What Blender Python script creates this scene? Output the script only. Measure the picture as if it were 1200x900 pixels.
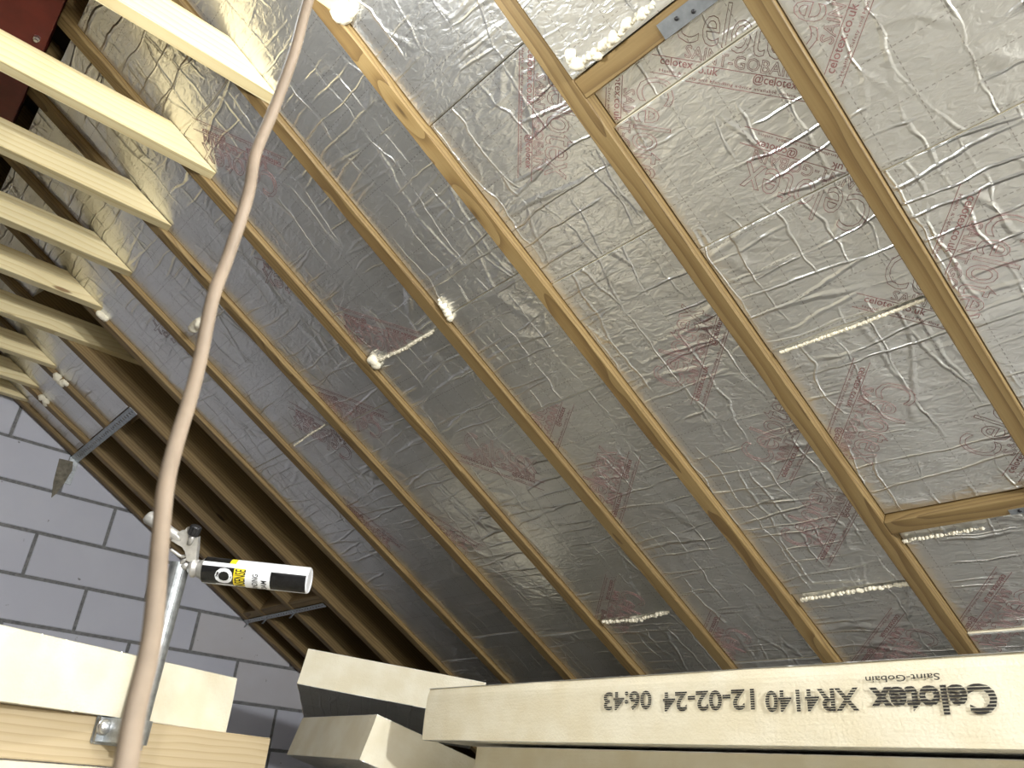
import bpy, bmesh, math, random
from mathutils import Vector, Matrix, noise
random.seed(7)
for o in list(bpy.data.objects): bpy.data.objects.remove(o, do_unlink=True)
SC = bpy.context.scene
COL = SC.collection

# ------------------------------------------------------------------ camera
# world -> camera axes (x right, y down, z forward); camera stands at the origin, Y runs along the ridge to the gable
CM = Matrix(((0.74955476, -0.65747088, 0.07680957), (0.35115417, 0.2965825, -0.88810448), (0.56112246, 0.69265494, 0.45317847)))
FPX = 938.9
cam_d = bpy.data.cameras.new('camera'); cam = bpy.data.objects.new('camera', cam_d); COL.objects.link(cam)
cam_d.sensor_width = 36; cam_d.lens = FPX / 1200 * 36; cam_d.clip_start = .02
m3 = Matrix((CM[0], -CM[1], -CM[2])).transposed()
cam.matrix_world = m3.to_4x4()
cam_d.dof.use_dof = True; cam_d.dof.focus_distance = 2.4; cam_d.dof.aperture_fstop = 13
SC.camera = cam
# ------------------------------------------------------------------ world, exposure, lamp position
w = bpy.data.worlds.new('world'); SC.world = w; w.use_nodes = True
w.node_tree.nodes['Background'].inputs[0].default_value = (.55, .6, .7, 1)
w.node_tree.nodes['Background'].inputs[1].default_value = 0
SC.view_settings.view_transform = 'Standard'; SC.view_settings.look = 'None'; SC.view_settings.gamma = 1
SC.view_settings.use_curve_mapping = False
SC.view_settings.exposure = 0.5
# the loft is lit by work lamps outside the picture: one above the top edge (rafters throw shade towards the camera side),
# one on the camera's own side (it lights the cable and the board edges that face the camera)
for nm, pos, watts in (('work_lamp_above_offscreen', (.06, 1.10, 1.22), 30), ('work_lamp_behind_offscreen', (.5, -2.0, .8), 280)):
    ld = bpy.data.lights.new(nm, 'POINT'); ld.energy = watts; ld.color = (.985, 1.0, .985); ld.shadow_soft_size = .065
    lo = bpy.data.objects.new(nm, ld); COL.objects.link(lo); lo.location = pos

# ------------------------------------------------------------------ roof frame
SL = math.radians(29.78); D0 = 1.643; CS, SN = math.cos(SL), math.sin(SL)
EX = Vector((CS, 0, -SN)); EY = Vector((0, 1, 0)); EZ = Vector((SN, 0, CS))
ORG = Vector((0, 0, D0 / CS))
RIDGE = -.158; FLOOR = -.2975; GAB = 4.72; BACK = -2.6
UEND = (ORG.z - FLOOR) / SN
def ray(px, py): return CM.transposed() @ Vector(((px - 600) / FPX, (py - 450) / FPX, 1))
def roofpt(u, y, h): return ORG + EX * u + EY * y + EZ * h
def pix_roof(px, py, h):                       # pixel -> (u, y) on the roof plane at depth h
    r = ray(px, py); p = r * ((D0 + h) / r.dot(EZ)); return (p - ORG).dot(EX), p.y
def frame(ex, ey, ez, loc):
    m = Matrix((ex, ey, ez)).transposed().to_4x4(); m.translation = loc; return m
def roofmat(u, y, h, side=1):
    if side > 0: return frame(EX, EY, EZ, roofpt(u, y, h))
    p = roofpt(u, y, h); p.x = 2 * RIDGE - p.x
    return frame(Vector((-CS, 0, -SN)), Vector((0, -1, 0)), Vector((-SN, 0, CS)), p)

# ------------------------------------------------------------------ materials
def newmat(name):
    m = bpy.data.materials.new(name); m.use_nodes = True
    nt = m.node_tree; return m, nt, nt.nodes['Principled BSDF']
def N(nt, t, **kw):
    n = nt.nodes.new(t)
    for k, v in kw.items(): setattr(n, k, v)
    return n
def math_(nt, op, a, b=None, c=None, clamp=False):
    n = N(nt, 'ShaderNodeMath', operation=op, use_clamp=clamp)
    for i, v in enumerate((a, b, c)):
        if v is None: continue
        if isinstance(v, (int, float)): n.inputs[i].default_value = v
        else: nt.links.new(v, n.inputs[i])
    return n.outputs[0]
def noise_(nt, vec, scale, detail=3, rough=.5, dist=0):
    n = N(nt, 'ShaderNodeTexNoise'); n.inputs['Scale'].default_value = scale
    n.inputs['Detail'].default_value = detail; n.inputs['Roughness'].default_value = rough; n.inputs['Distortion'].default_value = dist
    nt.links.new(vec, n.inputs['Vector']); return n
def mapping(nt, vec, sc=(1, 1, 1), loc=None):
    n = N(nt, 'ShaderNodeMapping'); n.inputs['Scale'].default_value = sc; nt.links.new(vec, n.inputs['Vector'])
    if loc is not None:
        if isinstance(loc, tuple): n.inputs['Location'].default_value = loc
        else: nt.links.new(loc, n.inputs['Location'])
    return n.outputs[0]
def ramp(nt, fac, stops):
    n = N(nt, 'ShaderNodeValToRGB'); e = n.color_ramp.elements
    while len(e) < len(stops): e.new(.5)
    for el, (p, c) in zip(e, stops): el.position = p; el.color = tuple(c) + (1,) if len(c) == 3 else c
    nt.links.new(fac, n.inputs[0]); return n.outputs[0]
def mix(nt, fac, a, b):
    n = N(nt, 'ShaderNodeMix', data_type='RGBA')
    for i, v in ((0, fac), (6, a), (7, b)):
        if isinstance(v, (int, float)): n.inputs[i].default_value = v
        elif isinstance(v, tuple): n.inputs[i].default_value = tuple(v) + (1,)
        else: nt.links.new(v, n.inputs[i])
    return n.outputs[2]
def bump(nt, h, strength, dist, bsdf):
    n = N(nt, 'ShaderNodeBump'); n.inputs['Strength'].default_value = strength; n.inputs['Distance'].default_value = dist
    nt.links.new(h, n.inputs['Height']); nt.links.new(n.outputs[0], bsdf.inputs['Normal'])
def rnd_vec(nt, k=17.0):
    oi = N(nt, 'ShaderNodeObjectInfo'); c = N(nt, 'ShaderNodeCombineXYZ')
    r = oi.outputs['Random']
    nt.links.new(math_(nt, 'MULTIPLY', r, k), c.inputs[0])
    nt.links.new(math_(nt, 'MULTIPLY', math_(nt, 'FRACT', math_(nt, 'MULTIPLY', r, 7.31)), .08), c.inputs[1])
    nt.links.new(math_(nt, 'MULTIPLY', math_(nt, 'FRACT', math_(nt, 'MULTIPLY', r, 13.7)), .10), c.inputs[2])
    return c.outputs[0], r
def smooth(nt, v, a, b):
    n = N(nt, 'ShaderNodeMapRange', interpolation_type='SMOOTHSTEP')
    n.inputs[1].default_value = a; n.inputs[2].default_value = b; nt.links.new(v, n.inputs[0]); return n.outputs[0]

def wood(name, light, mid, dark, knot, ring=.009, rough=.62):
    m, nt, b = newmat(name)
    tc = N(nt, 'ShaderNodeTexCoord'); off, r = rnd_vec(nt)
    v = mapping(nt, tc.outputs['Object'], (1, 1, 1), off)
    nz = noise_(nt, mapping(nt, v, (1.3, 5, 5)), 1.6, 2).outputs[0]
    # knots first: they also push the rings around
    kv = N(nt, 'ShaderNodeTexVoronoi'); kv.inputs['Scale'].default_value = 1.0
    nt.links.new(mapping(nt, v, (2.1, 9, 9)), kv.inputs['Vector'])
    kd = kv.outputs['Distance']
    s = N(nt, 'ShaderNodeSeparateXYZ'); nt.links.new(v, s.inputs[0])
    yy = math_(nt, 'ADD', s.outputs[1], -.055); zz = math_(nt, 'ADD', s.outputs[2], .03)
    rr = math_(nt, 'SQRT', math_(nt, 'ADD', math_(nt, 'MULTIPLY', yy, yy), math_(nt, 'MULTIPLY', zz, zz)))
    rr = math_(nt, 'ADD', rr, math_(nt, 'MULTIPLY', nz, .035))
    kin = math_(nt, 'SUBTRACT', 1.0, smooth(nt, kd, 0, .42))
    rr = math_(nt, 'ADD', rr, math_(nt, 'MULTIPLY', kin, .022))
    ph = math_(nt, 'FRACT', math_(nt, 'DIVIDE', rr, ring))
    saw = math_(nt, 'POWER', ph, 2.2)
    fib = noise_(nt, mapping(nt, v, (5, 260, 260)), 1.0, 3, .6).outputs[0]
    fac = math_(nt, 'ADD', math_(nt, 'MULTIPLY', saw, .52), math_(nt, 'MULTIPLY', fib, .48))
    col = ramp(nt, fac, [(0.12, light), (.5, mid), (.92, dark)])
    big = noise_(nt, mapping(nt, v, (1.5, 9, 9)), 1.2, 2).outputs[0]
    col = mix(nt, math_(nt, 'MULTIPLY', smooth(nt, big, .45, .75), .35), col, dark)
    hv = N(nt, 'ShaderNodeHueSaturation'); nt.links.new(col, hv.inputs['Color'])
    nt.links.new(math_(nt, 'ADD', .86, math_(nt, 'MULTIPLY', math_(nt, 'FRACT', math_(nt, 'MULTIPLY', r, 5.77)), .26)), hv.inputs['Value'])
    km = math_(nt, 'SUBTRACT', 1.0, smooth(nt, kd, .055, .10))
    col = mix(nt, math_(nt, 'MULTIPLY', km, .85), hv.outputs[0], knot)
    nt.links.new(col, b.inputs['Base Color']); b.inputs['Roughness'].default_value = rough
    bump(nt, fac, .25, .0015, b)
    return m
def srgb(r, g, b):
    return tuple((c / 255 / 12.92 if c / 255 <= .04045 else ((c / 255 + .055) / 1.055) ** 2.4) for c in (r, g, b))

M = {}
M['pine'] = wood('pale_pine', srgb(228, 214, 172), srgb(220, 203, 156), srgb(202, 179, 126), srgb(120, 84, 48), .019)
M['rafter'] = wood('treated_pine', srgb(144, 122, 80), srgb(124, 100, 60), srgb(86, 65, 36), srgb(50, 33, 18), .012)
M['oldwood'] = wood('weathered_board', srgb(200, 182, 148), srgb(192, 172, 136), srgb(172, 151, 116), srgb(104, 80, 58), .017, .8)

def foil():
    m, nt, b = newmat('crinkled_foil')
    tc = N(nt, 'ShaderNodeTexCoord'); off, r = rnd_vec(nt, 23.0)
    v = mapping(nt, tc.outputs['Object'], (1, 1, 1), off)
    s = N(nt, 'ShaderNodeSeparateXYZ'); nt.links.new(tc.outputs['Object'], s.inputs[0])
    wob = noise_(nt, v, 5, 3)
    wv = N(nt, 'ShaderNodeVectorMath', operation='MULTIPLY_ADD')
    nt.links.new(wob.outputs['Color'], wv.inputs[0]); wv.inputs[1].default_value = (.05, .10, 0); nt.links.new(v, wv.inputs[2])
    wv = wv.outputs[0]
    def crease(sc, width, rnd=1.0):
        n = N(nt, 'ShaderNodeTexVoronoi', feature='DISTANCE_TO_EDGE'); n.inputs['Scale'].default_value = 1; n.inputs['Randomness'].default_value = rnd
        nt.links.new(mapping(nt, wv, sc), n.inputs['Vector'])
        return math_(nt, 'SUBTRACT', 1.0, smooth(nt, n.outputs['Distance'], 0, width))
    c1 = crease((15, 1.4, .01), .055)            # long creases across the bay
    c2 = crease((2.2, 12, .01), .05, .7)         # creases running down the slope
    c3 = crease((26, 13, .01), .16)              # small crinkle
    keep = smooth(nt, noise_(nt, mapping(nt, v, (4, 4, 4)), 1, 2).outputs[0], .40, .62)
    keep2 = smooth(nt, noise_(nt, mapping(nt, v, (5, 3, 3), (3.3, 9.1, 0)), 1, 2).outputs[0], .38, .62)
    fine = noise_(nt, mapping(nt, wv, (70, 34, 1)), 1, 2, .5, .8).outputs[0]
    broad = noise_(nt, mapping(nt, v, (9, 5, 1)), 1, 1).outputs[0]
    h = math_(nt, 'MULTIPLY', math_(nt, 'MULTIPLY', c1, keep), 1.0)
    h = math_(nt, 'ADD', h, math_(nt, 'MULTIPLY', math_(nt, 'MULTIPLY', c2, keep2), .7))
    h = math_(nt, 'ADD', h, math_(nt, 'MULTIPLY', math_(nt, 'MULTIPLY', c3, keep2), .22))
    h = math_(nt, 'ADD', h, math_(nt, 'MULTIPLY', fine, .75))
    h = math_(nt, 'ADD', h, math_(nt, 'MULTIPLY', broad, 1.5))
    # printed dashed setting-out grid
    def dash(a, o):
        g = math_(nt, 'ABSOLUTE', math_(nt, 'SUBTRACT', math_(nt, 'FRACT', math_(nt, 'DIVIDE', a, .1)), .5))
        g = math_(nt, 'LESS_THAN', g, .010)
        return math_(nt, 'MULTIPLY', g, math_(nt, 'GREATER_THAN', math_(nt, 'FRACT', math_(nt, 'DIVIDE', o, .012)), .45))
    grid = math_(nt, 'MAXIMUM', dash(s.outputs[0], s.outputs[1]), dash(s.outputs[1], s.outputs[0]))
    dirt = noise_(nt, v, 7, 4, .65).outputs[0]
    col = mix(nt, math_(nt, 'MULTIPLY', smooth(nt, dirt, .5, .75), .25), srgb(226, 226, 224), srgb(190, 187, 182))
    col = mix(nt, math_(nt, 'MULTIPLY', grid, .5), col, srgb(120, 106, 104))
    nt.links.new(col, b.inputs['Base Color'])
    b.inputs['Metallic'].default_value = .9
    rg = math_(nt, 'ADD', .24, math_(nt, 'MULTIPLY', dirt, .16)); nt.links.new(rg, b.inputs['Roughness'])
    bump(nt, h, .7, .005, b)
    return m
M['foil'] = foil()

def pir(name, ca, cb):
    m, nt, b = newmat(name)
    tc = N(nt, 'ShaderNodeTexCoord'); v = tc.outputs['Object']
    n1 = noise_(nt, v, 9, 3).outputs[0]; n2 = noise_(nt, v, 160, 3, .6).outputs[0]; n3 = noise_(nt, mapping(nt, v, (60, 8, 60)), 1, 2, .5, .6).outputs[0]
    col = mix(nt, smooth(nt, n1, .3, .7), srgb(*ca), srgb(*cb))
    nt.links.new(col, b.inputs['Base Color']); b.inputs['Roughness'].default_value = .85
    bump(nt, math_(nt, 'ADD', n2, math_(nt, 'MULTIPLY', n3, .8)), .35, .003, b); return m
M['pir'] = pir('cut_foam_core', (243, 236, 214), (234, 224, 196))
def blockm():
    m, nt, b = newmat('aerated_block')
    tc = N(nt, 'ShaderNodeTexCoord'); g = N(nt, 'ShaderNodeNewGeometry'); v = g.outputs['Position']; _, r = rnd_vec(nt)
    n1 = noise_(nt, v, 3.2, 4, .6).outputs[0]; n2 = noise_(nt, v, 120, 3, .7).outputs[0]
    base = mix(nt, math_(nt, 'MULTIPLY', smooth(nt, r, .80, .97), .6), srgb(196, 197, 208), srgb(196, 191, 189))
    col = mix(nt, math_(nt, 'MULTIPLY', smooth(nt, n1, .35, .7), .35), base, srgb(208, 209, 217))
    sp = noise_(nt, v, 26, 2, .5).outputs[0]
    col = mix(nt, math_(nt, 'MULTIPLY', smooth(nt, sp, .74, .80), .7), col, srgb(92, 88, 84))
    nt.links.new(col, b.inputs['Base Color']); b.inputs['Roughness'].default_value = .95
    bump(nt, n2, .3, .002, b); return m
M['block'] = blockm()
def plain(name, c, rough=.6, metal=0, var=.12, nscale=20, bmp=.15):
    m, nt, b = newmat(name)
    g = N(nt, 'ShaderNodeTexCoord'); n1 = noise_(nt, g.outputs['Object'], nscale, 4, .6).outputs[0]
    dk = tuple(x * (1 - var * 2) for x in c); lt = tuple(min(1, x * (1 + var)) for x in c)
    nt.links.new(ramp(nt, n1, [(.3, dk), (.7, lt)]), b.inputs['Base Color'])
    b.inputs['Roughness'].default_value = rough; b.inputs['Metallic'].default_value = metal
    if bmp: bump(nt, n1, bmp, .002, b)
    return m
M['mortar'] = plain('mortar', srgb(126, 126, 126), .95, 0, .2, 60, .5)
M['smear'] = plain('mortar_smear', srgb(128, 122, 108), .95, 0, .2, 50, .5)
M['membrane'] = plain('dark_membrane', srgb(62, 54, 46), .8, 0, .2, 8)
M['steel'] = plain('red_oxide_steel', srgb(112, 44, 34), .5, 0, .14, 12, .05)
M['galv'] = plain('galvanised_steel', srgb(176, 180, 182), .42, .8, .18, 55, .1)
M['plate'] = plain('grey_metal_plate', srgb(140, 144, 148), .5, .6, .1, 40, .05)
M['zinc'] = plain('bright_zinc', srgb(215, 215, 215), .3, .95, .05, 30, 0)
M['foam'] = plain('expanding_foam', srgb(238, 230, 208), .8, 0, .06, 40, .4)
M['print'] = plain('foil_print', srgb(132, 90, 88), .7, 0, .1, 30, 0)
M['ink'] = plain('black_ink', srgb(52, 50, 48), .8, 0, .25, 90, 0)
M['cable'] = plain('beige_flex', srgb(146, 130, 112), .6, 0, .10, 26, .1)
M['floor'] = plain('chipboard', srgb(158, 154, 144), .8, 0, .15, 60, .2)
M['backblock'] = plain('back_wall', srgb(170, 170, 176), .9, 0, .08, 5, .1)
M['gun'] = plain('foam_flecked_silver', srgb(206, 204, 200), .38, .55, .12, 45, .1)
M['black'] = plain('black_plastic', srgb(34, 34, 36), .45, 0, .3, 60, .1)
M['canwhite'] = plain('can_white', srgb(232, 234, 238), .35, 0, .03, 20, 0)
M['canblack'] = plain('can_black', srgb(24, 24, 26), .32, .1, .5, 90, 0)
M['canyellow'] = plain('can_yellow', srgb(238, 214, 40), .35, 0, .03, 20, 0)

# ------------------------------------------------------------------ mesh helpers
def link(name, me, mats, parent=None, mw=None):
    o = bpy.data.objects.new(name, me); COL.objects.link(o)
    for m in (mats if isinstance(mats, (list, tuple)) else [mats]):
        if len(me.materials) < (len(mats) if isinstance(mats, (list, tuple)) else 1): me.materials.append(m)
    if parent is not None: o.parent = parent
    if mw is not None: o.matrix_local = mw
    return o
def tag(o, label=None, cat=None, group=None, kind=None):
    for k, v in (('label', label), ('category', cat), ('group', group), ('kind', kind)):
        if v: o[k] = v
    return o
def empty(name, mw, label=None, cat=None, group=None):
    o = bpy.data.objects.new(name, None); COL.objects.link(o); o.empty_display_size = .1
    o.matrix_world = mw if isinstance(mw, Matrix) else Matrix.Translation(mw)
    return tag(o, label, cat, group)
def bm_hexa(bm, v8, bev=0, mi=0):
    vs = [bm.verts.new(v) for v in v8]
    fs = [bm.faces.new([vs[i] for i in f]) for f in ((0, 3, 2, 1), (4, 5, 6, 7), (0, 1, 5, 4), (1, 2, 6, 5), (2, 3, 7, 6), (3, 0, 4, 7))]
    for f in fs: f.material_index = mi
    if bev: bmesh.ops.bevel(bm, geom=list({e for f in fs for e in f.edges}), offset=bev, segments=1, affect='EDGES')
    return fs
def box8(x0, x1, y0, y1, z0, z1):
    return [(x0, y0, z0), (x1, y0, z0), (x1, y1, z0), (x0, y1, z0), (x0, y0, z1), (x1, y0, z1), (x1, y1, z1), (x0, y1, z1)]
def bm_box(bm, x0, x1, y0, y1, z0, z1, bev=0): return bm_hexa(bm, box8(x0, x1, y0, y1, z0, z1), bev)
def done(bm, name, smooth_=False):
    bmesh.ops.recalc_face_normals(bm, faces=bm.faces[:])
    me = bpy.data.meshes.new(name); bm.to_mesh(me); bm.free()
    if smooth_:
        for p in me.polygons: p.use_smooth = True
    return me
def box_me(name, x0, x1, y0, y1, z0, z1, bev=0):
    bm = bmesh.new(); bm_box(bm, x0, x1, y0, y1, z0, z1, bev); return done(bm, name)
def axes_from(d):
    d = d.normalized(); a = Vector((0, 0, 1)) if abs(d.z) < .9 else Vector((1, 0, 0))
    x = d.cross(a).normalized(); return x, d.cross(x).normalized()
def bm_tube(bm, pts, rad, seg=12, caps=True):
    pts = [Vector(p) for p in pts]; n = len(pts); rad = rad if isinstance(rad, (list, tuple)) else [rad] * n
    rings = []; px = None
    for i, p in enumerate(pts):
        d = (pts[min(i + 1, n - 1)] - pts[max(i - 1, 0)]).normalized()
        if px is None: px, _ = axes_from(d)
        px = (px - d * px.dot(d)).normalized(); py = d.cross(px)
        rings.append([bm.verts.new(p + (px * math.cos(2 * math.pi * k / seg) + py * math.sin(2 * math.pi * k / seg)) * rad[i]) for k in range(seg)])
    for a, b in zip(rings, rings[1:]):
        for k in range(seg): bm.faces.new((a[k], a[(k + 1) % seg], b[(k + 1) % seg], b[k]))
    if caps: bm.faces.new(rings[0][::-1]); bm.faces.new(rings[-1])
    return rings
def tube_me(name, pts, rad, seg=12, sm=True):
    bm = bmesh.new(); bm_tube(bm, pts, rad, seg); return done(bm, name, sm)
def spline(pts, per=6):
    pts = [Vector(p) for p in pts]; out = []
    for i in range(len(pts) - 1):
        p0, p1, p2, p3 = pts[max(i - 1, 0)], pts[i], pts[i + 1], pts[min(i + 2, len(pts) - 1)]
        for k in range(per):
            t = k / per
            out.append(.5 * ((2 * p1) + (p2 - p0) * t + (2 * p0 - 5 * p1 + 4 * p2 - p3) * t * t + (3 * p1 - p0 - 3 * p2 + p3) * t ** 3))
    out.append(pts[-1]); return out
def text_me(body, size=1.0, outline=0, res=3, ext=0, bold=0, sx=1.0, align='LEFT'):
    c = bpy.data.curves.new('txt', 'FONT'); c.body = body; c.size = size; c.resolution_u = res; c.align_x = align
    if outline: c.fill_mode = 'NONE'; c.bevel_depth = outline; c.bevel_resolution = 0
    else: c.offset = bold; c.extrude = ext
    o = bpy.data.objects.new('txt', c); COL.objects.link(o); bpy.context.view_layer.update()
    me = bpy.data.meshes.new_from_object(o.evaluated_get(bpy.context.evaluated_depsgraph_get()))
    bpy.data.objects.remove(o); bpy.data.curves.remove(c)
    if sx != 1: me.transform(Matrix.Diagonal((sx, 1, 1, 1)))
    return me
def fit_width(me, width):
    xs = [v.co.x for v in me.vertices]; x0, x1 = min(xs), max(xs)
    me.transform(Matrix.Diagonal((width / (x1 - x0), 1, 1, 1)) @ Matrix.Translation((-x0, 0, 0)))
    return me
def blob_me(name, pts, seed=0, sub=2):
    """lumpy expanding foam: pts = [(pos, radius)]"""
    bm = bmesh.new()
    for i, (p, r) in enumerate(pts):
        ret = bmesh.ops.create_icosphere(bm, subdivisions=sub, radius=r)
        for v in ret['verts']:
            k = 1 + .35 * noise.noise(v.co * (1.3 / r) + Vector((seed * 3.1 + i, i * 1.7, seed)))
            v.co = v.co * k + Vector(p)
    return done(bm, name, True)

# ------------------------------------------------------------------ setting: floor, gable, far gable, membranes
def struct(name, me, mats, label, parent=None):
    o = link(name, me, mats, parent)
    if parent is None: tag(o, label, 'structure', kind='structure')
    return o
XL = 2 * RIDGE - 4.2
struct('floor', box_me('floor', XL, 4.2, BACK, GAB + .1, FLOOR - .022, FLOOR), M['floor'], 'chipboard loft floor below the sloping roof')['category'] = 'floor'
ztop = lambda x, h: (D0 + h - SN * (x if x > RIDGE else 2 * RIDGE - x)) / CS
def gable_poly(h, zb):
    xr = (D0 + h - CS * zb) / SN
    return [(2 * RIDGE - xr, zb), (xr, zb), (RIDGE, ztop(RIDGE, h))]
def prism_xz(bm, poly, y0, y1, bev=0):
    a = [bm.verts.new((x, y0, z)) for x, z in poly]; b = [bm.verts.new((x, y1, z)) for x, z in poly]; n = len(poly)
    front = bm.faces.new(a); bm.faces.new(b[::-1])
    for i in range(n): bm.faces.new((a[i], b[i], b[(i + 1) % n], a[(i + 1) % n]))
    if bev: bmesh.ops.bevel(bm, geom=list(front.edges), offset=bev, segments=1, affect='EDGES')
def clip_poly(poly, f):
    out = []
    for i, p in enumerate(poly):
        q = poly[(i + 1) % len(poly)]; a, b = f(p), f(q)
        if a <= 0: out.append(p)
        if (a < 0 < b) or (b < 0 < a):
            t = a / (a - b); out.append((p[0] + (q[0] - p[0]) * t, p[1] + (q[1] - p[1]) * t))
    return out
bm = bmesh.new(); prism_xz(bm, gable_poly(.19, FLOOR), GAB + .006, GAB + .11)
wall = struct('wall_gable', done(bm, 'wall_gable'), M['mortar'], 'gable wall of pale grey aerated blocks with dark recessed joints')
wall['category'] = 'wall'
course0 = .112; PITCH = .2245; BL = .617
offs = {-2: 1.07, -1: 1.66, 0: 2.269, 1: 1.974, 2: 1.687, 3: .758, 4: 1.087, 5: .791, 6: .480, 7: .18, 8: .5}
for k in range(-2, 9):
    z0 = course0 + PITCH * k; z1 = z0 + PITCH
    x = offs[k] - BL * 10
    while x < 4:
        j = .0085
        poly = [(x + j, max(z0 + j, FLOOR)), (x + BL - j, max(z0 + j, FLOOR)), (x + BL - j, z1 - j), (x + j, z1 - j)]
        for sd in (1, -1):
            poly = clip_poly(poly, lambda p: (p[0] * SN if sd > 0 else (2 * RIDGE - p[0]) * SN) + p[1] * CS - (D0 + .17)) if poly else poly
        if len(poly) >= 3:
            area = abs(sum(poly[i][0] * poly[(i + 1) % len(poly)][1] - poly[(i + 1) % len(poly)][0] * poly[i][1] for i in range(len(poly)))) / 2
            if area > .002:
                bm = bmesh.new(); pr = random.uniform(-.0025, .002)
                prism_xz(bm, poly, GAB + pr, GAB + .09, .0035)
                link('block', done(bm, 'block'), M['block'], wall)
        x += BL
bm = bmesh.new(); prism_xz(bm, gable_poly(.19, FLOOR), BACK - .1, BACK)
struct('wall_back', done(bm, 'wall_back'), M['backblock'], 'plain grey gable wall at the other end of the loft')['category'] = 'wall'
for side, nm, lb in ((1, 'ceiling', 'dark roofing membrane above the rafters of the near slope'), (-1, 'ceiling', 'dark roofing membrane above the rafters of the opposite slope')):
    o = link(nm, box_me('membrane', -.35, UEND, -(GAB - BACK) / 2 - .1, (GAB - BACK) / 2 + .1, 0, .02), M['membrane'], None, roofmat(0, (GAB + BACK) / 2, .197, side))
    tag(o, lb, 'ceiling', kind='structure')

# ------------------------------------------------------------------ ridge beam
zb = 1.885; fw = .1015
rb = empty('ridge_beam', (RIDGE, 1.0, zb), 'red oxide painted steel beam along the ridge, above the collar ties', 'steel beam')
L0, L1 = BACK + .02 - 1.0, GAB - 1.0
link('bottom_flange', box_me('flange', -fw, fw, L0, L1, 0, .013, .001), M['steel'], rb)
link('web', box_me('web', -.005, .005, L0, L1, .012, .245), M['steel'], rb)
link('top_flange', box_me('flange2', -fw, fw, L0, L1, .244, .257, .001), M['steel'], rb)
bm = bmesh.new(); bm_tube(bm, [(0, 0, -.009), (0, 0, 0)], .010, 6); bm_tube(bm, [(0, 0, -.016), (0, 0, -.008)], .006, 8); bolt_me = done(bm, 'bolt')
yb = 2.20
for yy in (.9, 1.6, 2.27, 3.0, 3.7):
    link('bolt', bolt_me, M['zinc'], rb, Matrix.Translation((.075, yy - 1.0, 0)))

# ------------------------------------------------------------------ rafters
ORD = ['first', 'second', 'third', 'fourth', 'fifth', 'sixth', 'seventh', 'eighth', 'ninth', 'tenth', 'eleventh', 'twelfth', 'thirteenth', 'fourteenth', 'fifteenth', 'sixteenth', 'seventeenth', 'eighteenth', 'nineteenth', 'twentieth']
RW, RD = .047, .195
# far (gable side) bottom edge of each rafter, from the gable
RY = [4.700, 4.470, 4.135, 3.755, 3.375, 3.008, 2.600, 2.222, 1.792, 1.402, .982, .549, .149, -.251, -.651, -1.051, -1.451, -1.851, -2.251]
def rafter_me(side):
    x0 = -.0545
    u0b = x0 / CS; u0t = (x0 - RD * SN) / CS
    bm = bmesh.new()
    v = [(u0b, 0, 0), (UEND, 0, 0), (UEND, RW, 0), (u0b, RW, 0), (u0t, 0, RD), (UEND - .08, 0, RD), (UEND - .08, RW, RD), (u0t, RW, RD)]
    bm_hexa(bm, v, .0025); return done(bm, 'rafter')
raf = rafter_me(1)
rafters = []
for i, y in enumerate(RY):
    o = link('rafter', raf, M['rafter'], None, roofmat(0, y - RW, 0))
    tag(o, f'long sloping softwood rafter, {ORD[i]} from the block gable wall, beside the foil boards', 'rafter', 'rafters of the slope lined with foil boards')
    rafters.append(o)
    o = link('rafter', raf, M['rafter'], None, roofmat(0, y, 0, -1))
    tag(o, f'sloping softwood rafter on the far side of the ridge beam, {ORD[i]} from the gable wall', 'rafter', 'rafters of the opposite slope')

# ------------------------------------------------------------------ collar ties
CZ, CH, CW = 1.637, .097, .045
def collar_me(hr):
    zc = CZ                                       # ends cut along the slope, at the foil line
    xb = (D0 + hr - CS * zc) / SN; xt = (D0 + hr - CS * (zc + CH)) / SN
    lb = 2 * RIDGE - (D0 + .015 - CS * zc) / SN; lt = 2 * RIDGE - (D0 + .015 - CS * (zc + CH)) / SN
    bm = bmesh.new()
    bm_hexa(bm, [(lb, 0, 0), (xb, 0, 0), (xb, CW, 0), (lb, CW, 0), (lt, 0, CH), (xt, 0, CH), (xt, CW, CH), (lt, CW, CH)], .002)
    return done(bm, 'collar')
CREC = {0: .021, 1: .021, 2: .021, 3: .165, 8: .015, 9: .019, 10: -.007, 11: .011, 12: .0145}
for i, y in enumerate(RY):
    if i >= 13: break
    o = link('collar_tie', collar_me(CREC.get(i, .0155)), M['pine'], None, Matrix.Translation((0, y - RW - CW, CZ)))
    tag(o, f'pale pine collar tie fixed to the {ORD[i]} rafter from the gable wall', 'collar tie', 'collar ties below the ridge beam')

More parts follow.
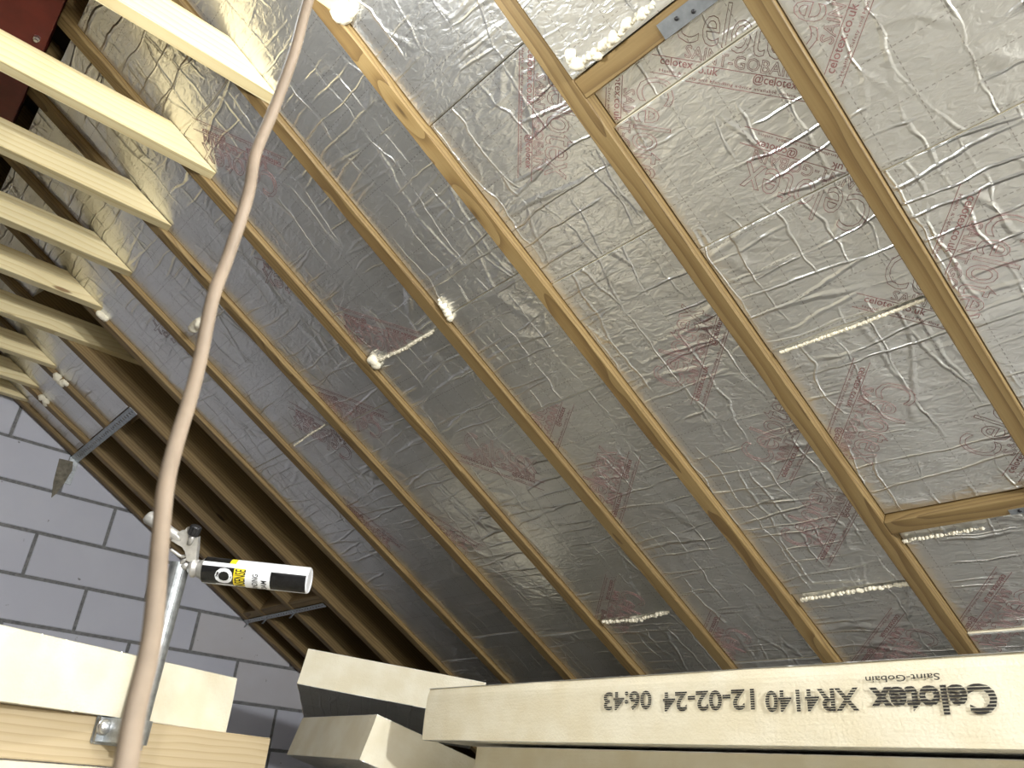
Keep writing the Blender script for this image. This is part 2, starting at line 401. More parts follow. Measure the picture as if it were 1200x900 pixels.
# ------------------------------------------------------------------ insulation boards
def stamp_parts():
    """one printed mark, reading along +x, letter tops along +y; built flat, facing +z"""
    L = []
    big = text_me('Celotex', .125, outline=.0007, res=3); fit_width(big, .275); big.transform(Matrix.Translation((.02, .052, 0))); L.append(big)
    mid = text_me('SAINT-GOBAIN', .036, outline=.0005, res=2); fit_width(mid, .235); mid.transform(Matrix.Translation((.05, .021, 0))); L.append(mid)
    a = text_me('celotex.co.uk', .024, res=3, bold=.0001); fit_width(a, .128); L.append(a)
    b = text_me('@celotex', .024, res=3, bold=.0001); fit_width(b, .088); b.transform(Matrix.Translation((.20, 0, 0))); L.append(b)
    c = text_me('Health & Safety and Handling advice available online', .009, res=1); fit_width(c, .29); c.transform(Matrix.Translation((0, -.016, 0))); L.append(c)
    bm = bmesh.new()
    for me in L: bm.from_mesh(me); bpy.data.meshes.remove(me)
    bm_box(bm, -.02, .32, .0155, .0168, -.0002, .0002); bm_box(bm, -.02, .32, -.0215, -.0202, -.0002, .0002)
    me = bpy.data.meshes.new('stamp'); bm.to_mesh(me); bm.free()
    return me
STAMP = stamp_parts()
boards = {}
def board(bay, u0, u1, rec=.018, label=None, thick=.1, tilt=0, side=1, group=None, gap=.002):
    """bay i lies between rafter i (gable side) and rafter i+1 (near side)"""
    ya = RY[bay + 1] + gap; yb_ = RY[bay] - RW - gap
    mw = roofmat((u0 + u1) / 2, (ya + yb_) / 2, rec, side) @ Matrix.Rotation(tilt, 4, 'Y')
    hw, hl = (yb_ - ya) / 2, (u1 - u0) / 2 - .0012
    bm = bmesh.new()
    fs = bm_box(bm, -hl, hl, -hw, hw, 0, thick)
    fs[0].material_index = 0; fs[1].material_index = 0
    for f in fs[2:]: f.material_index = 1
    # the foil edge rolls over slightly
    bmesh.ops.bevel(bm, geom=list(fs[0].edges), offset=.003, segments=2, affect='EDGES', material=0)
    o = link('insulation_board', done(bm, 'insulation_board'), [M['foil'], M['pir']], None, mw)
    tag(o, label, 'insulation board', group)
    boards.setdefault(bay, []).append((u0, u1, o, hw, hl, mw, rec))
    return o
def nth_bay(i): return f'{ORD[i]} rafter bay from the gable'
def bay_boards(bay, joints, recs, names):
    for k, (a, b) in enumerate(zip(joints, joints[1:])):
        nm = names[k]; rec = recs[k] if isinstance(recs, (list, tuple)) else recs
        board(bay, a, b, rec, f'{nm} foil-faced insulation board in the {nth_bay(bay)}', group='foil boards fixed between the rafters')
UT, UB = -.02, UEND - .12
A2 = ['upper', 'lower']; A3 = ['upper', 'middle', 'lower']; A4 = ['topmost', 'second highest', 'third highest', 'lowest']
A5 = ['topmost', 'second highest', 'middle', 'fourth highest', 'lowest']
STRAPU = .915
for b in (0, 1, 2): board(b, UT, STRAPU - .012, .022, f'foil-faced insulation board above the steel strap in the {nth_bay(b)}', group='foil boards fixed between the rafters')
board(3, UT, .29, .022, 'short foil-faced board with bare foam end, above the empty fourth bay from the gable', group='foil boards fixed between the rafters')
bay_boards(4, [UT, 1.450, 2.75, UB], .016, A3)
bay_boards(5, [UT, 1.428, 2.62, UB], .017, A3)
bay_boards(6, [UT, 1.458, 2.66, UB], .018, A3)
bay_boards(7, [UT, 1.317, 2.615, UB], [.017, .016, .022], A3)
bay_boards(8, [UT, 1.299, 1.702, 2.90, UB], [.016, .016, .019, .018], A4)
bay_boards(9, [UT, .857, 1.374, 2.615, UB], [.020, .024, .022, .027], A4)
# the bay with two cross noggins
bay_boards(10, [UT, .986], -.006, ['topmost'])
bay_boards(10, [1.038, 1.123, 1.474, 1.797, 2.374], [.040, .024, .024, .027], ['narrow strip of', 'upper tape-edged', 'middle', 'lower'])
bay_boards(10, [2.426, 2.850, UB], [.030, .022], ['thin dark', 'lowest'])
bay_boards(11, [UT, 1.497, 2.70, UB], .012, A3)
for b in range(12, 18): bay_boards(b, [UT, UB], .015, ['single long'])
# printed marks: bay, pixel where the web address starts, pixel towards which it reads
def put_stamp(bay, p0, p1):
    u, y = pix_roof((p0[0] + p1[0]) / 2, (p0[1] + p1[1]) / 2, .02)
    lst = [b for b in boards[bay] if b[2].matrix_world.col[0].x > 0]
    a = Vector(pix_roof(*p0, .02)); b = Vector(pix_roof(*p1, .02)); d = (b - a).normalized()
    for (u0, u1, o, hw, hl, mw, rec) in lst:
        cu, cy = (u0 + u1) / 2, (RY[bay] - RW + RY[bay + 1]) / 2
        # board-local: x=u, y=y, viewer side is -z; reading dir d, letter tops e2 = (-z) x d
        e1 = Vector((d.x, d.y, 0)); nz = Vector((0, 0, -1)); e2 = nz.cross(e1)
        mt = frame(e1, e2, nz, Vector((a.x - cu, a.y - cy, -.0006)))
        bm = bmesh.new(); bm.from_mesh(STAMP); bm.transform(mt)
        for co, no in (((hl - .004, 0, 0), (1, 0, 0)), ((-hl + .004, 0, 0), (-1, 0, 0)), ((0, hw - .004, 0), (0, 1, 0)), ((0, -hw + .004, 0), (0, -1, 0))):
            bmesh.ops.bisect_plane(bm, geom=bm.verts[:] + bm.edges[:] + bm.faces[:], plane_co=co, plane_no=no, clear_outer=True)
        if len(bm.faces) > 150:
            me = bpy.data.meshes.new('print'); bm.to_mesh(me)
            link('printed_mark', me, M['print'], o)
        bm.free()
STAMPS = [(9, (618, 58), (615, 210)), (11, (1135, 227), (1105, 300)), (11, (978, 85), (1009, 0)), (10, (770, 78), (900, 100)), (10, (1050, 212), (908, 171)),
          (10, (1012, 354), (1060, 366)), (10, (1008, 432), (988, 485)), (10, (1187, 557), (1215, 518)), (9, (818, 471), (840, 399)), (9, (965, 657), (993, 604)),
          (9, (1050, 722), (1027, 752)), (10, (1174, 676), (1146, 715)), (8, (722, 606), (740, 542)), (8, (640, 545), (672, 452)), (7, (716, 678), (703, 728)),
          (7, (541, 535), (590, 552)), (7, (492, 395), (399, 365)), (6, (450, 486), (376, 459)), (6, (392, 330), (330, 308)), (6, (560, 640), (480, 590)),
          (5, (300, 268), (235, 236)), (5, (420, 520), (350, 480)), (4, (250, 405), (190, 370)), (7, (330, 190), (262, 160)), (8, (700, 690), (660, 640)),
          (5, (470, 640), (420, 600)), (4, (350, 610), (305, 570)), (8, (838, 722), (822, 760)), (10, (718, 78), (716, 140)), (11, (1196, 480), (1190, 560)), (9, (920, 560), (940, 520))]
for st in STAMPS: put_stamp(*st)

# ------------------------------------------------------------------ expanding foam on boards and joints
def foam_line(bay, pix, r=.006, h=.012, n=14, seed=1, jit=.3, which=0):
    """bead of foam through pixel points; child of the board above the joint"""
    P = [pix_roof(*p, h) for p in pix]; pts = []; n = n * 2
    for i in range(n):
        t = i / (n - 1) * (len(P) - 1); k = min(int(t), len(P) - 2); f = t - k
        u = P[k][0] * (1 - f) + P[k + 1][0] * f; y = P[k][1] * (1 - f) + P[k + 1][1] * f
        rr = r * (1 + random.uniform(-jit, jit))
        pts.append((u + random.uniform(-r, r) * jit, y + random.uniform(-r, r) * jit, rr))
    um = sum(p[0] for p in pts) / n
    best = min((b for b in boards[bay] if b[2].matrix_world.col[0].x > 0), key=lambda b: 0 if b[0] - .02 <= um <= b[1] + .02 else min(abs(b[0] - um), abs(b[1] - um)))
    cu, cy = (best[0] + best[1]) / 2, (RY[bay] - RW + RY[bay + 1]) / 2
    me = blob_me('foam', [(Vector((u - cu, y - cy, h - best[6])), rr) for u, y, rr in pts], seed, 1 if r < .008 else 2)
    o = link('expanding_foam', me, M['foam'], best[2]); return o
bpy.context.view_layer.update()
foam_line(7, [(441, 424), (475, 408), (508, 388)], .0055, .012, 34, 2, .25)
foam_line(7, [(437, 421), (441, 426)], .017, .010, 3, 3)
foam_line(7, [(706, 729), (745, 727), (783, 717)], .007, .016, 26, 4, .4)
foam_line(9, [(940, 703), (1000, 693), (1064, 684)], .006, .018, 30, 5, .4)
foam_line(10, [(915, 413), (1000, 383), (1083, 351)], .0045, .020, 50, 6, .15)
foam_line(10, [(676, 76), (700, 62), (720, 44), (760, 8)], .0075, -.006, 26, 7, .75)
foam_line(10, [(674, 79), (715, 49), (765, 4)], .0045, -.004, 50, 21, .35)
foam_line(10, [(668, 66), (680, 80)], .011, -.003, 5, 8, .6)
foam_line(9, [(402, 12), (405, 17)], .022, .005, 3, 9)
foam_line(5, [(345, 522), (362, 510), (381, 498)], .004, .014, 16, 10)
foam_line(5, [(226, 384), (234, 378)], .016, .006, 4, 11)
foam_line(2, [(66, 440), (70, 447), (77, 450)], .016, .004, 5, 12)
foam_line(1, [(50, 466), (56, 474)], .014, .010, 4, 13)
foam_line(1, [(80, 498), (92, 512)], .008, .012, 8, 14)
foam_line(4, [(118, 368), (124, 374)], .014, .010, 4, 15)
foam_line(8, [(527, 372), (521, 360)], .010, .010, 5, 16)
foam_line(8, [(514, 352), (522, 366)], .006, .008, 6, 17)
foam_line(10, [(1058, 634), (1100, 628), (1150, 619)], .0045, .020, 30, 18, .5)

# ------------------------------------------------------------------ noggins
def noggin(bay, u0, u1, h0, h1, label, cat='noggin', plate=None, mat='rafter'):
    ya, yb_ = RY[bay + 1], RY[bay] - RW; hw = (yb_ - ya) / 2
    # length along local x like every timber, so the grain runs across the bay
    p = roofpt((u0 + u1) / 2, (ya + yb_) / 2, h0)
    mw = frame(EY, -EX, EZ, p)
    root = empty('noggin', mw, label, cat, 'noggins between the rafters')
    link('timber', box_me('noggin', -hw, hw, -(u1 - u0) / 2, (u1 - u0) / 2, 0, h1 - h0, .0025), M[mat], root)
    if plate:
        x0, x1, y0, y1 = plate
        pl = link('fixing_plate', box_me('plate', x0, x1, y0, y1, -.002, .0005), M['plate'], root)
        for t in (.2, .45, .7): link('screw_head', tube_me('screw', [(0, 0, -.004), (0, 0, -.001)], .0045, 8), M['black'], pl, Matrix.Translation((x0 + (x1 - x0) * t, y0 + (y1 - y0) * (.35 if t == .45 else .6), 0)))
    return root
noggin(10, .988, 1.036, .000, .095, 'timber noggin with grey fixing plate and ragged foam along its upper edge', plate=(-.17, -.03, -.024, .010))
noggin(10, 2.376, 2.424, .000, .12, 'timber noggin between rafters with plain board edges above and below', plate=(-.178, -.10, -.022, -.006))
for b, l in ((2, 'low timber noggin between fourth and third rafters in the empty bay'), (1, 'low timber noggin between third and second rafters in the empty bay'), (0, 'low short timber noggin next to the gable wall')):
    noggin(b, 2.195, 2.242, .004, .15, l)
noggin(2, STRAPU + .02, STRAPU + .06, .09, .19, 'timber noggin deep in the empty bay above the steel strap')

# ------------------------------------------------------------------ galvanised straps near the gable
def strap(u, y0, y1, w_, label, tail=None, tabs=()):
    n = int((y1 - y0) / .03)
    root = empty('restraint_strap', frame(EY, -EX, EZ, roofpt(u, y0, -.0035)), label, 'metal strap')
    bm = bmesh.new(); Lg = y1 - y0
    # perforated band: two rails plus bridges between the slots
    bm_box(bm, 0, Lg, -w_ / 2, -w_ * .14, 0, .003); bm_box(bm, 0, Lg, w_ * .14, w_ / 2, 0, .003)
    x = 0
    while x < Lg - .012:
        bm_box(bm, x, x + .018, -w_ * .15, w_ * .15, .0002, .0028); x += .03
    link('perforated_band', done(bm, 'strap'), M['galv'], root)
    if tail:
        o = link('turned_down_end', box_me('tail', 0, .003, -w_ / 2, w_ / 2, -tail, 0), M['galv'], root)
        p = roofpt(u, GAB - .004, 0)
        o.matrix_world = Matrix.Translation((p.x, GAB - .0045, p.z + .01)) @ Matrix.Rotation(math.pi / 2, 4, 'Z')
    for ty in tabs:
        link('tab', box_me('tab', -.012, .012, -w_ / 2, -w_ / 2 + .003, -.03, .001), M['galv'], root, Matrix.Translation((ty - y0, 0, 0)))
    return root
strap(STRAPU + .016, RY[3] - RW + .03, GAB - .006, .046, 'galvanised perforated strap crossing rafters, bent down onto the gable blocks', tail=.15)
strap(2.255, RY[3] + .01, GAB - .01, .026, 'lower galvanised strap under the low noggins beside the gable', tabs=(RY[2] - .024, RY[1] - .024, RY[0] - .02))
# mortar smear round the strap's tail: part of the wall
p = ray(74, 560); p *= GAB / p.y
bm = bmesh.new()
pts = [(-.05, .095), (.02, .10), (.03, .05), (.015, -.02), (-.005, -.09), (-.022, -.12), (-.04, -.03)]
prism_xz(bm, [(p.x + a, p.z + b) for a, b in pts][::-1], GAB - .006, GAB + .002, .002)
link('mortar_patch', done(bm, 'mortar_patch'), M['smear'], wall)

# ------------------------------------------------------------------ loose boards in the foreground
def slab(name, mw, lx, ly, lz, label, group=None, cat='insulation board', core='pir', cham=0, rough=.0035, skew=0):
    """board lying: core with foil on top and underside; local x,y,z from the corner"""
    root = empty(name, mw, label, cat, group)
    bm = bmesh.new(); nx = max(2, int(lx / .06)); ny = max(2, int(ly / .06))
    v8 = box8(0, lx, 0, ly, .0006, lz - .0006)
    if skew: v8 = [(x + (skew * (y / ly)), y, z) for x, y, z in v8]
    fs = bm_hexa(bm, v8)
    bmesh.ops.subdivide_edges(bm, edges=[e for e in bm.edges], cuts=14, use_grid_fill=True)
    for v in bm.verts:
        q = v.co * 9 + Vector((lx * 7, ly * 3, lz))
        v.co += Vector((noise.noise(q), noise.noise(q + Vector((9, 0, 0))), noise.noise(q + Vector((0, 9, 0))) * .15)) * rough
    if cham:
        for v in bm.verts:
            if v.co.z > lz - cham and v.co.x < .02: v.co.x += (v.co.z - (lz - cham)) / cham * .006
    link('foam_core', done(bm, 'foam_core'), M[core], root)
    for nm, z in (('foil_facing', -.0004), ('foil_facing', lz - .0004)):
        bm = bmesh.new(); vs = box8(.002, lx - .002, .002, ly - .002, z, z + .0012)
        if skew: vs = [(x + (skew * (y / ly)), y, zz) for x, y, zz in vs]
        bm_hexa(bm, vs); link(nm, done(bm, 'foil_facing'), M['foil'], root)
    return root
def flat(o, yaw):   # box lying flat: local x = direction yaw from +X
    return Matrix.Translation(o) @ Matrix.Rotation(yaw, 4, 'Z')
# printed stack on the right: front edge along Y
PYAW = math.radians(-1.2)
def stack_mat(x, y, z, yaw=PYAW): return Matrix.Translation((x, y, z)) @ Matrix.Rotation(yaw, 4, 'Z')
PL = 2.4
def right_board(xl, ytop, z0, lz, label, **k):
    # corner at the far-left top; runs towards -Y
    d = Vector((math.sin(PYAW), -math.cos(PYAW), 0)); c = Vector((xl, ytop, z0)) + d * PL
    return slab('insulation_board', stack_mat(c.x, c.y, z0), 1.15, PL, lz, label, 'insulation boards stacked flat', **k)
P_Z = .116
P1 = right_board(1.470, 2.085, P_Z, .14, 'top board of the stack, cream edge printed with a black production code upside down', cham=.022)
right_board(1.548, 1.93, -.0325, .14, 'plain cream-edged board directly under the board with the printed code')
right_board(1.53, 1.98, -.1730, .14, 'plain board third from the top of the stack under the printed board')
right_board(1.52, 2.00, FLOOR, -.1735 - FLOOR, 'lowest board on the floor, under the printed board stack')
for yy in (.6,):
    tag(link('packing_strip', box_me('packer', 0, .5, 0, 1.1, 0, P_Z - .1075), M['pir'], None, Matrix.Translation((1.75, yy, .1075))), 'thin foam packing strip between the printed board and the one below', 'packing strip')
# lettering on the -X edge of P1 (upside down: reads towards +Y, tops downwards)
bpy.context.view_layer.update()
pinv = P1.matrix_world.inverted()
def p_text(body, ya, yb_, zc, size, bold, name='printed_code', dots=True):
    me = text_me(body, size, res=3, bold=bold); fit_width(me, abs(yb_ - ya))
    ys = [v.co.y for v in me.vertices]; mid = (min(ys) + max(ys)) / 2
    me.transform(Matrix.Translation((0, -mid, 0)))
    # cut into dot-matrix rows
    bm = bmesh.new(); bm.from_mesh(me); bpy.data.meshes.remove(me)
    la = pinv @ Vector((1.46, ya, zc))
    mt = frame(Vector((0, 1, 0)), Vector((0, 0, -1)), Vector((-1, 0, 0)), Vector((-.0042, la.y, la.z)))
    ys = [v.co.y for v in bm.verts]; y0, y1 = min(ys), max(ys)
    if dots:
        out = bmesh.new(); rows = 9; hgt = (y1 - y0) / rows
        for k in range(rows):
            c = bm.copy(); cut = lambda y, n_: bmesh.ops.bisect_plane(c, geom=c.verts[:] + c.edges[:] + c.faces[:], plane_co=(0, y, 0), plane_no=(0, n_, 0), clear_outer=True)
            cut(y0 + hgt * (k + .88), 1); cut(y0 + hgt * (k + .12), -1)
            tmp = bpy.data.meshes.new('row'); c.to_mesh(tmp); c.free(); out.from_mesh(tmp); bpy.data.meshes.remove(tmp)
        bm.free(); bm = out
    bm.transform(mt); m2 = bpy.data.meshes.new('code'); bm.to_mesh(m2); bm.free()
    return link(name, m2, M['ink'], P1)
p_text('Celotex', .510, .716, .188, .060, .0022)
p_text('XR4140', .736, .926, .193, .052, .0012)
p_text('12-02-24', .950, 1.180, .198, .052, .0012)
p_text('06:43', 1.212, 1.356, .203, .052, .0012)
p_text('Saint-Gobain', .592, .720, .224, .015, .0001, dots=False)
# tilted offcut S beside the stack and tilted offcut Q above it
a = math.radians(15)
yd = Vector((.161, .987, .012)).normalized(); xd = Vector((.987 * math.cos(a), -.161 * math.cos(a), -math.sin(a))); xd = (xd - yd * xd.dot(yd)).normalized()
c1 = Vector((1.487, 2.374, .19)); zd = xd.cross(yd)
slab('insulation_offcut', frame(xd, yd, zd, c1 - zd * .14), .50, .735, .14, 'cream foam offcut with plain faces, tilted, lying below the foil-bottomed offcut', 'loose insulation offcuts beside the stack')
qx = Vector((.381, -.27, -.042)).normalized(); t = math.radians(-13)
qh = Vector((.578, .815, 0)); qy = (qh * math.cos(t) + Vector((0, 0, math.sin(t)))); qy = (qy - qx * qy.dot(qx)).normalized(); qz = qx.cross(qy)
q1 = Vector((1.545, 3.043, .446))
slab('insulation_offcut', frame(qx, qy, qz, q1 - qz * .14), .72, .42, .14, 'cream-edged offcut with dark foil underside, tilted, resting behind the printed board', 'loose insulation offcuts beside the stack')
# hidden offcuts that carry them
for k in range(3):
    slab('insulation_offcut', flat((2.20 + .01 * k, 2.62, FLOOR + k * .14), math.radians(-35)), .22, .36, .14, f'short foam offcut in the pile behind the printed board, {ORD[k]} from the floor', 'offcuts piled behind the stack')
for k in range(2):
    slab('insulation_offcut', flat((1.60, 2.55 + .02 * k, FLOOR + k * .14), math.radians(-9)), .12, .45, .14, f'narrow foam offcut propping the tilted cream offcut, {ORD[k]} from the floor', 'offcuts propping the tilted piece')

# ------------------------------------------------------------------ left: timber rail, board on it, boards under it
ud = Vector((.954, .300, 0)).normalized(); UZ0, UZ1 = -.0175, .083
uang = math.atan2(ud.y, ud.x)
ur = Vector((1.085, 2.256, 0)); UL = 2.3
o = link('timber_rail', box_me('rail', 0, UL, 0, .075, 0, UZ1 - UZ0, .003), M['oldwood'], None, Matrix.Translation((ur.x - ud.x * UL, ur.y - ud.y * UL, UZ0)) @ Matrix.Rotation(uang, 4, 'Z'))
tag(o, 'weathered brown timber rail carrying the pole clamp, under a cream foam board', 'timber')
td = Vector((.895, .4466, 0)).normalized(); tang = math.atan2(td.y, td.x); tr = Vector((.955, 2.264, 0)); TL = 1.6
slab('insulation_board', Matrix.Translation((tr.x - td.x * TL, tr.y - td.y * TL, UZ1 + .001)) @ Matrix.Rotation(tang, 4, 'Z'), TL, .40, .138, 'cream foam board edge lying on the timber rail behind the galvanised pole')
vd = Vector((.84, .53, 0)).normalized(); vang = math.atan2(vd.y, vd.x); v0 = Vector((.386, 1.963, 0)) - vd * 1.3
for k, lb in enumerate(('cream foam board directly beneath the weathered timber rail', 'lower foam board on the floor beneath the timber rail')):
    slab('insulation_board', Matrix.Translation((v0.x, v0.y, UZ0 - .001 - .14 * (k + 1))) @ Matrix.Rotation(vang, 4, 'Z'), 2.0, .9, .1385, lb)

# ------------------------------------------------------------------ pole with clamp
TX, TY = .650, 2.034
pole = empty('galvanised_pole', (TX, TY, .02), 'short galvanised steel pole clamped upright to the timber rail', 'pole')
bm = bmesh.new(); R0, R1 = .0235, .0205; zt = .418
r1 = bm_tube(bm, [(0, 0, 0), (0, 0, zt)], R0, 24, False); r2 = bm_tube(bm, [(0, 0, 0), (0, 0, zt)], R1, 24, False)
for a_, b_ in ((r1[0], r2[0]), (r1[1], r2[1])):
    for k in range(24): bm.faces.new((a_[k], a_[(k + 1) % 24], b_[(k + 1) % 24], b_[k]))
link('tube', done(bm, 'tube', False), M['galv'], pole)
nd = Vector((ud.y, -ud.x, 0))                        # towards the camera, off the rail's face
# clamp: back plate on the rail, curved saddle round the tube, two bolts with washers
face_pt = ur + ud * ((Vector((TX, TY, 0)) - ur).dot(ud))
gapd = (Vector((TX, TY, 0)) - face_pt).dot(nd)
cl = frame(ud, -nd, Vector((0, 0, 1)), Vector((0, 0, .035)))
bm = bmesh.new()
bm_box(bm, -.052, .052, gapd - .010, gapd + .001, -.030, .030, .004)
bmesh.ops.bevel(bm, geom=[e for e in bm.edges if abs((e.verts[0].co - e.verts[1].co).y) > .002 and abs(e.verts[0].co.x) > .04 and abs((e.verts[0].co - e.verts[1].co).x) < .001], offset=.006, segments=3, affect='EDGES')
link('back_plate', done(bm, 'plate'), M['galv'], pole, cl)
bm = bmesh.new(); ro, ri = .031, .0242; prof = []
n = 14
outer = [(-.052, gapd - .012), (-.052, gapd - .020), (-.033, gapd - .020)] + [(-ro * math.cos(math.pi * k / n), -ro * math.sin(math.pi * k / n) * 1.0) for k in range(n + 1)] + [(.034, gapd - .020), (.052, gapd - .020), (.052, gapd - .012), (ri + .004, gapd - .012)] + [(ri * math.cos(math.pi * k / n), -ri * math.sin(math.pi * k / n)) for k in range(n + 1)] + [(-ri - .004, gapd - .012)]
a_ = [bm.verts.new((x, y, -.024)) for x, y in outer]; b2 = [bm.verts.new((x, y, .026)) for x, y in outer]
bm.faces.new(a_); bm.faces.new(b2[::-1])
for k in range(len(outer)): bm.faces.new((a_[k], b2[k], b2[(k + 1) % len(outer)], a_[(k + 1) % len(outer)]))
link('saddle', done(bm, 'saddle'), M['galv'], pole, cl)
for sx in (-1, 1):
    bm = bmesh.new()
    bm_tube(bm, [(0, 0, 0), (0, -.003, 0)], .0175, 20); bm_tube(bm, [(0, -.002, 0), (0, -.008, 0), (0, -.012, 0), (0, -.0135, 0)], [.0155, .015, .011, .004], 20)
    link('bolt', done(bm, 'bolt', True), M['zinc'], pole, cl @ Matrix.Translation((sx * .040, gapd - .020, .006)))

# ------------------------------------------------------------------ foam gun with can, barrel standing in the pole
dep = 1.955
gx, gy, gz = Vector(CM[0]), Vector(CM[1]), Vector(CM[2])
def gp(px, py, dz=0): return ray(px, py) * (dep + dz)
anchor = Vector((TX, TY, .02 + zt))
gun = empty('foam_gun', anchor, 'silver foam applicator gun standing with its barrel in the galvanised pole', 'foam gun')
def gl(p): return p - anchor
def plate_outline(name, pts, th, mat, bev=.002, parent=gun):
    bm = bmesh.new(); c = [gl(gp(*p)) for p in pts]
    a_ = [bm.verts.new(v - gz * th / 2) for v in c]; b2 = [bm.verts.new(v + gz * th / 2) for v in c]
    f1 = bm.faces.new(a_); f2 = bm.faces.new(b2[::-1])
    for k in range(len(c)): bm.faces.new((a_[k], b2[k], b2[(k + 1) % len(c)], a_[(k + 1) % len(c)]))
    if bev: bmesh.ops.bevel(bm, geom=list(f1.edges) + list(f2.edges), offset=bev, segments=2, affect='EDGES')
    return link(name, done(bm, name), mat, parent)
plate_outline('body', [(204, 627), (213, 621.5), (217, 623), (220.5, 617.5), (221.5, 628), (226, 631), (233.5, 629), (232.5, 644), (231, 658), (226, 660), (219.5, 656), (219.5, 645), (216, 639.5), (208, 635), (202, 633)], .020, M['gun'])
bm = bmesh.new(); bm_tube(bm, [gl(gp(*p)) for p in ((172, 604.5), (174, 606), (185, 613), (197, 622), (208, 629), (214, 633))], [.0125, .0165, .016, .0135, .0125, .010], 14)
link('grip', done(bm, 'grip', True), M['gun'], gun)
bm = bmesh.new(); bm_tube(bm, spline([gl(gp(*p)) for p in ((200, 644), (206, 648), (211, 651.5), (215, 652), (220, 650))], 3), .0042, 8)
link('trigger', done(bm, 'trigger', True), M['gun'], gun)
bm = bmesh.new(); k0, k1 = gl(gp(221.5, 638, -.012)), gl(gp(226.5, 626, -.012)); bm_tube(bm, [k0, k1], [.006, .0085], 14)
link('valve_stem', done(bm, 'stem', True), M['gun'], gun)
kd = (k1 - k0).normalized(); bm = bmesh.new(); rg = bm_tube(bm, [k1 - kd * .002, k1 + kd * .003, k1 + kd * .019, k1 + kd * .022], [.0125, .014, .014, .011], 24)
for r_ in rg[1:3]:
    for k, v in enumerate(r_):
        if k % 2: v.co = v.co + ((k1 + kd * (v.co - k1).dot(kd)) - v.co) * .10
link('adjusting_knob', done(bm, 'knob'), M['black'], gun)
# barrel into the pole, adapter rings along the can axis
bm = bmesh.new(); top = gl(gp(222, 662)); bm_tube(bm, [top, gl(gp(214, 665)), gl(anchor + Vector((.004, 0, .012))), gl(anchor + Vector((0, 0, -.02))), gl(anchor + Vector((0, 0, -.25)))], [.010, .009, .0065, .005, .005], 12)
link('barrel', done(bm, 'barrel', True), M['gun'], gun)
bm = bmesh.new(); bm_tube(bm, [gl(gp(209.5, 664)), gl(gp(215, 657)), gl(gp(220, 655))], [.0055, .005, .004], 8); link('barrel_brace', done(bm, 'brace', True), M['gun'], gun)
ca, cb = gp(241, 667.8), gp(361.5, 680.5)
cd = (cb - ca).normalized(); clen = (cb - ca).length
bm = bmesh.new(); A0 = gl(gp(221, 664.5))
bm_tube(bm, [A0, A0 + cd * .008, A0 + cd * .010, A0 + cd * .017, A0 + cd * .019, A0 + cd * .024], [.012, .020, .0235, .0235, .020, .020], 28)
link('adapter', done(bm, 'adapter', True), M['gun'], gun)
# can: lathe; angular panels painted by face
CR = .0315
can = empty('foam_can', Matrix.Translation(gp(235, 667)), 'black, white and yellow expanding foam can screwed onto the gun', 'aerosol can')
caw = gp(235, 667)
toc = -(caw + cd * .15).normalized(); toc = (toc - cd * toc.dot(cd)).normalized()      # towards camera
upv = cd.cross(toc); upv = upv if upv.z > 0 else -upv
def cpt(xa, ang, r):  # ang 0 = facing camera, + upwards
    return cd * xa + (toc * math.cos(ang) + upv * math.sin(ang)) * r
x_s = (ca - caw).dot(cd); x_e = x_s + clen
bm = bmesh.new(); SEG = 36
def ring_(xa, r): return [bm.verts.new(cpt(xa, 2 * math.pi * k / SEG, r)) for k in range(SEG)]
prof = [(-.006, .012), (-.004, .021), (.004, .023), (x_s - .006, .026), (x_s - .004, .0275), (x_s - .001, .0275), (x_s, CR)]
R_ = [ring_(*q) for q in prof] ; bm.faces.new(R_[0])
for a_, b2 in zip(R_, R_[1:]):
    for k in range(SEG): bm.faces.new((a_[k], a_[(k + 1) % SEG], b2[(k + 1) % SEG], b2[k]))
link('can_shoulder', done(bm, 'shoulder', True), M['gun'], can)
bm = bmesh.new()
xs = [0, .10, .25, .31, .42, .44, .66, .985, 1.0]; xs = [x_s + clen * q for q in xs]
R_ = [ring_(q, CR) for q in xs]
deg = lambda k: ((360 * (k + .5) / SEG + 180) % 360) - 180
for i, (a_, b2) in enumerate(zip(R_, R_[1:])):
    f_ = (xs[i] + xs[i + 1]) / 2; q = (f_ - x_s) / clen
    for k in range(SEG):
        f = bm.faces.new((a_[k], a_[(k + 1) % SEG], b2[(k + 1) % SEG], b2[k])); an = deg(k)
        mi = 0
        if an < 22 and an > -70:                       # main panel
            mi = 1 if q < .32 else (2 if q < .43 else (0 if q < .66 else 1))
        elif an > 42:                                  # second panel, over the top
            mi = 1 if q < .24 else (2 if .24 <= q < .31 else 0)
        if an < -70: mi = 0
        f.material_index = mi; f.smooth = True
e_ = ring_(x_e + .003, CR - .002); e2 = ring_(x_e + .001, CR - .006)
for a_, b2 in ((R_[-1], e_), (e_, e2)):
    for k in range(SEG): bm.faces.new((a_[k], a_[(k + 1) % SEG], b2[(k + 1) % SEG], b2[k]))
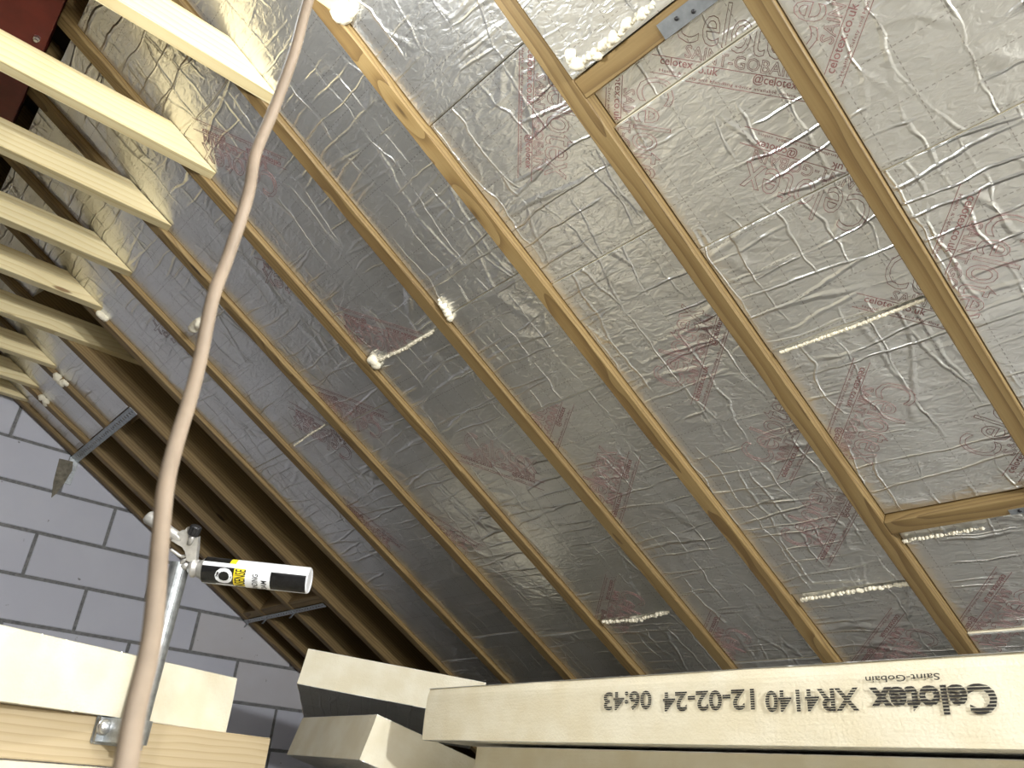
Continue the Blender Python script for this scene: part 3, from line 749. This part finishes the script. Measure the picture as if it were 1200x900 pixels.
bm.faces.new(e2[::-1])
me = done(bm, 'can_body'); link('can_body', me, [M['canwhite'], M['canblack'], M['canyellow']], can)
def can_text(body, q0, q1, ang_end, arc, mat, off=.0004, bold=.0):
    """letters whose tops point to the gun end, reading upwards round the can, ending at angle ang_end (deg)"""
    me = text_me(body, 1.0, res=3, bold=bold); fit_width(me, math.radians(arc))
    bm = bmesh.new(); bm.from_mesh(me); bpy.data.meshes.remove(me)
    bmesh.ops.triangulate(bm, faces=bm.faces[:])
    long_ = [e for e in bm.edges if e.calc_length() > .12]
    bmesh.ops.subdivide_edges(bm, edges=long_, cuts=3)
    ys = [v.co.y for v in bm.verts]; y0, y1 = min(ys), max(ys)
    for v in bm.verts:
        ang = math.radians(ang_end - arc) + v.co.x; t = (v.co.y - y0) / (y1 - y0)
        v.co = cpt(x_s + clen * (q1 + (q0 - q1) * t), ang, CR + off)
    m2 = bpy.data.meshes.new('lettering'); bm.to_mesh(m2); bm.free(); link('lettering', m2, mat, can)
can_text('NO', .135, .305, 16, 140, M['canwhite'], bold=.03)
can_text('NONSENSE', .322, .425, 16, 120, M['black'], bold=.012)
can_text('EXPANDING', .49, .545, 2, 115, M['black'], bold=.01)
can_text('FOAM', .575, .63, -22, 62, M['black'], bold=.01)

# ------------------------------------------------------------------ hanging flex
cab = [(.172, .526, 1.793), (.171, .56, 1.55), (.166, .580, .95), (.162, .574, .687), (.163, .575, .616), (.161, .58, .545), (.156, .579, .484), (.157, .569, .431), (.155, .568, .367), (.150, .558, .32), (.151, .549, .264),
       (.148, .535, .224), (.143, .519, .186), (.139, .5, .151), (.140, .482, .111), (.139, .46, .079), (.136, .437, .05), (.130, .415, .021), (.125, .392, -.003), (.118, .36, -.04), (.11, .33, -.12), (.10, .30, -.2), (.09, .22, FLOOR + .006), (.05, .05, FLOOR + .006)]
o = link('hanging_cable', tube_me('cable', spline(cab, 5), .0052, 12), M['cable'])
tag(o, 'beige flexible cable hanging freely in front of the roof', 'cable')
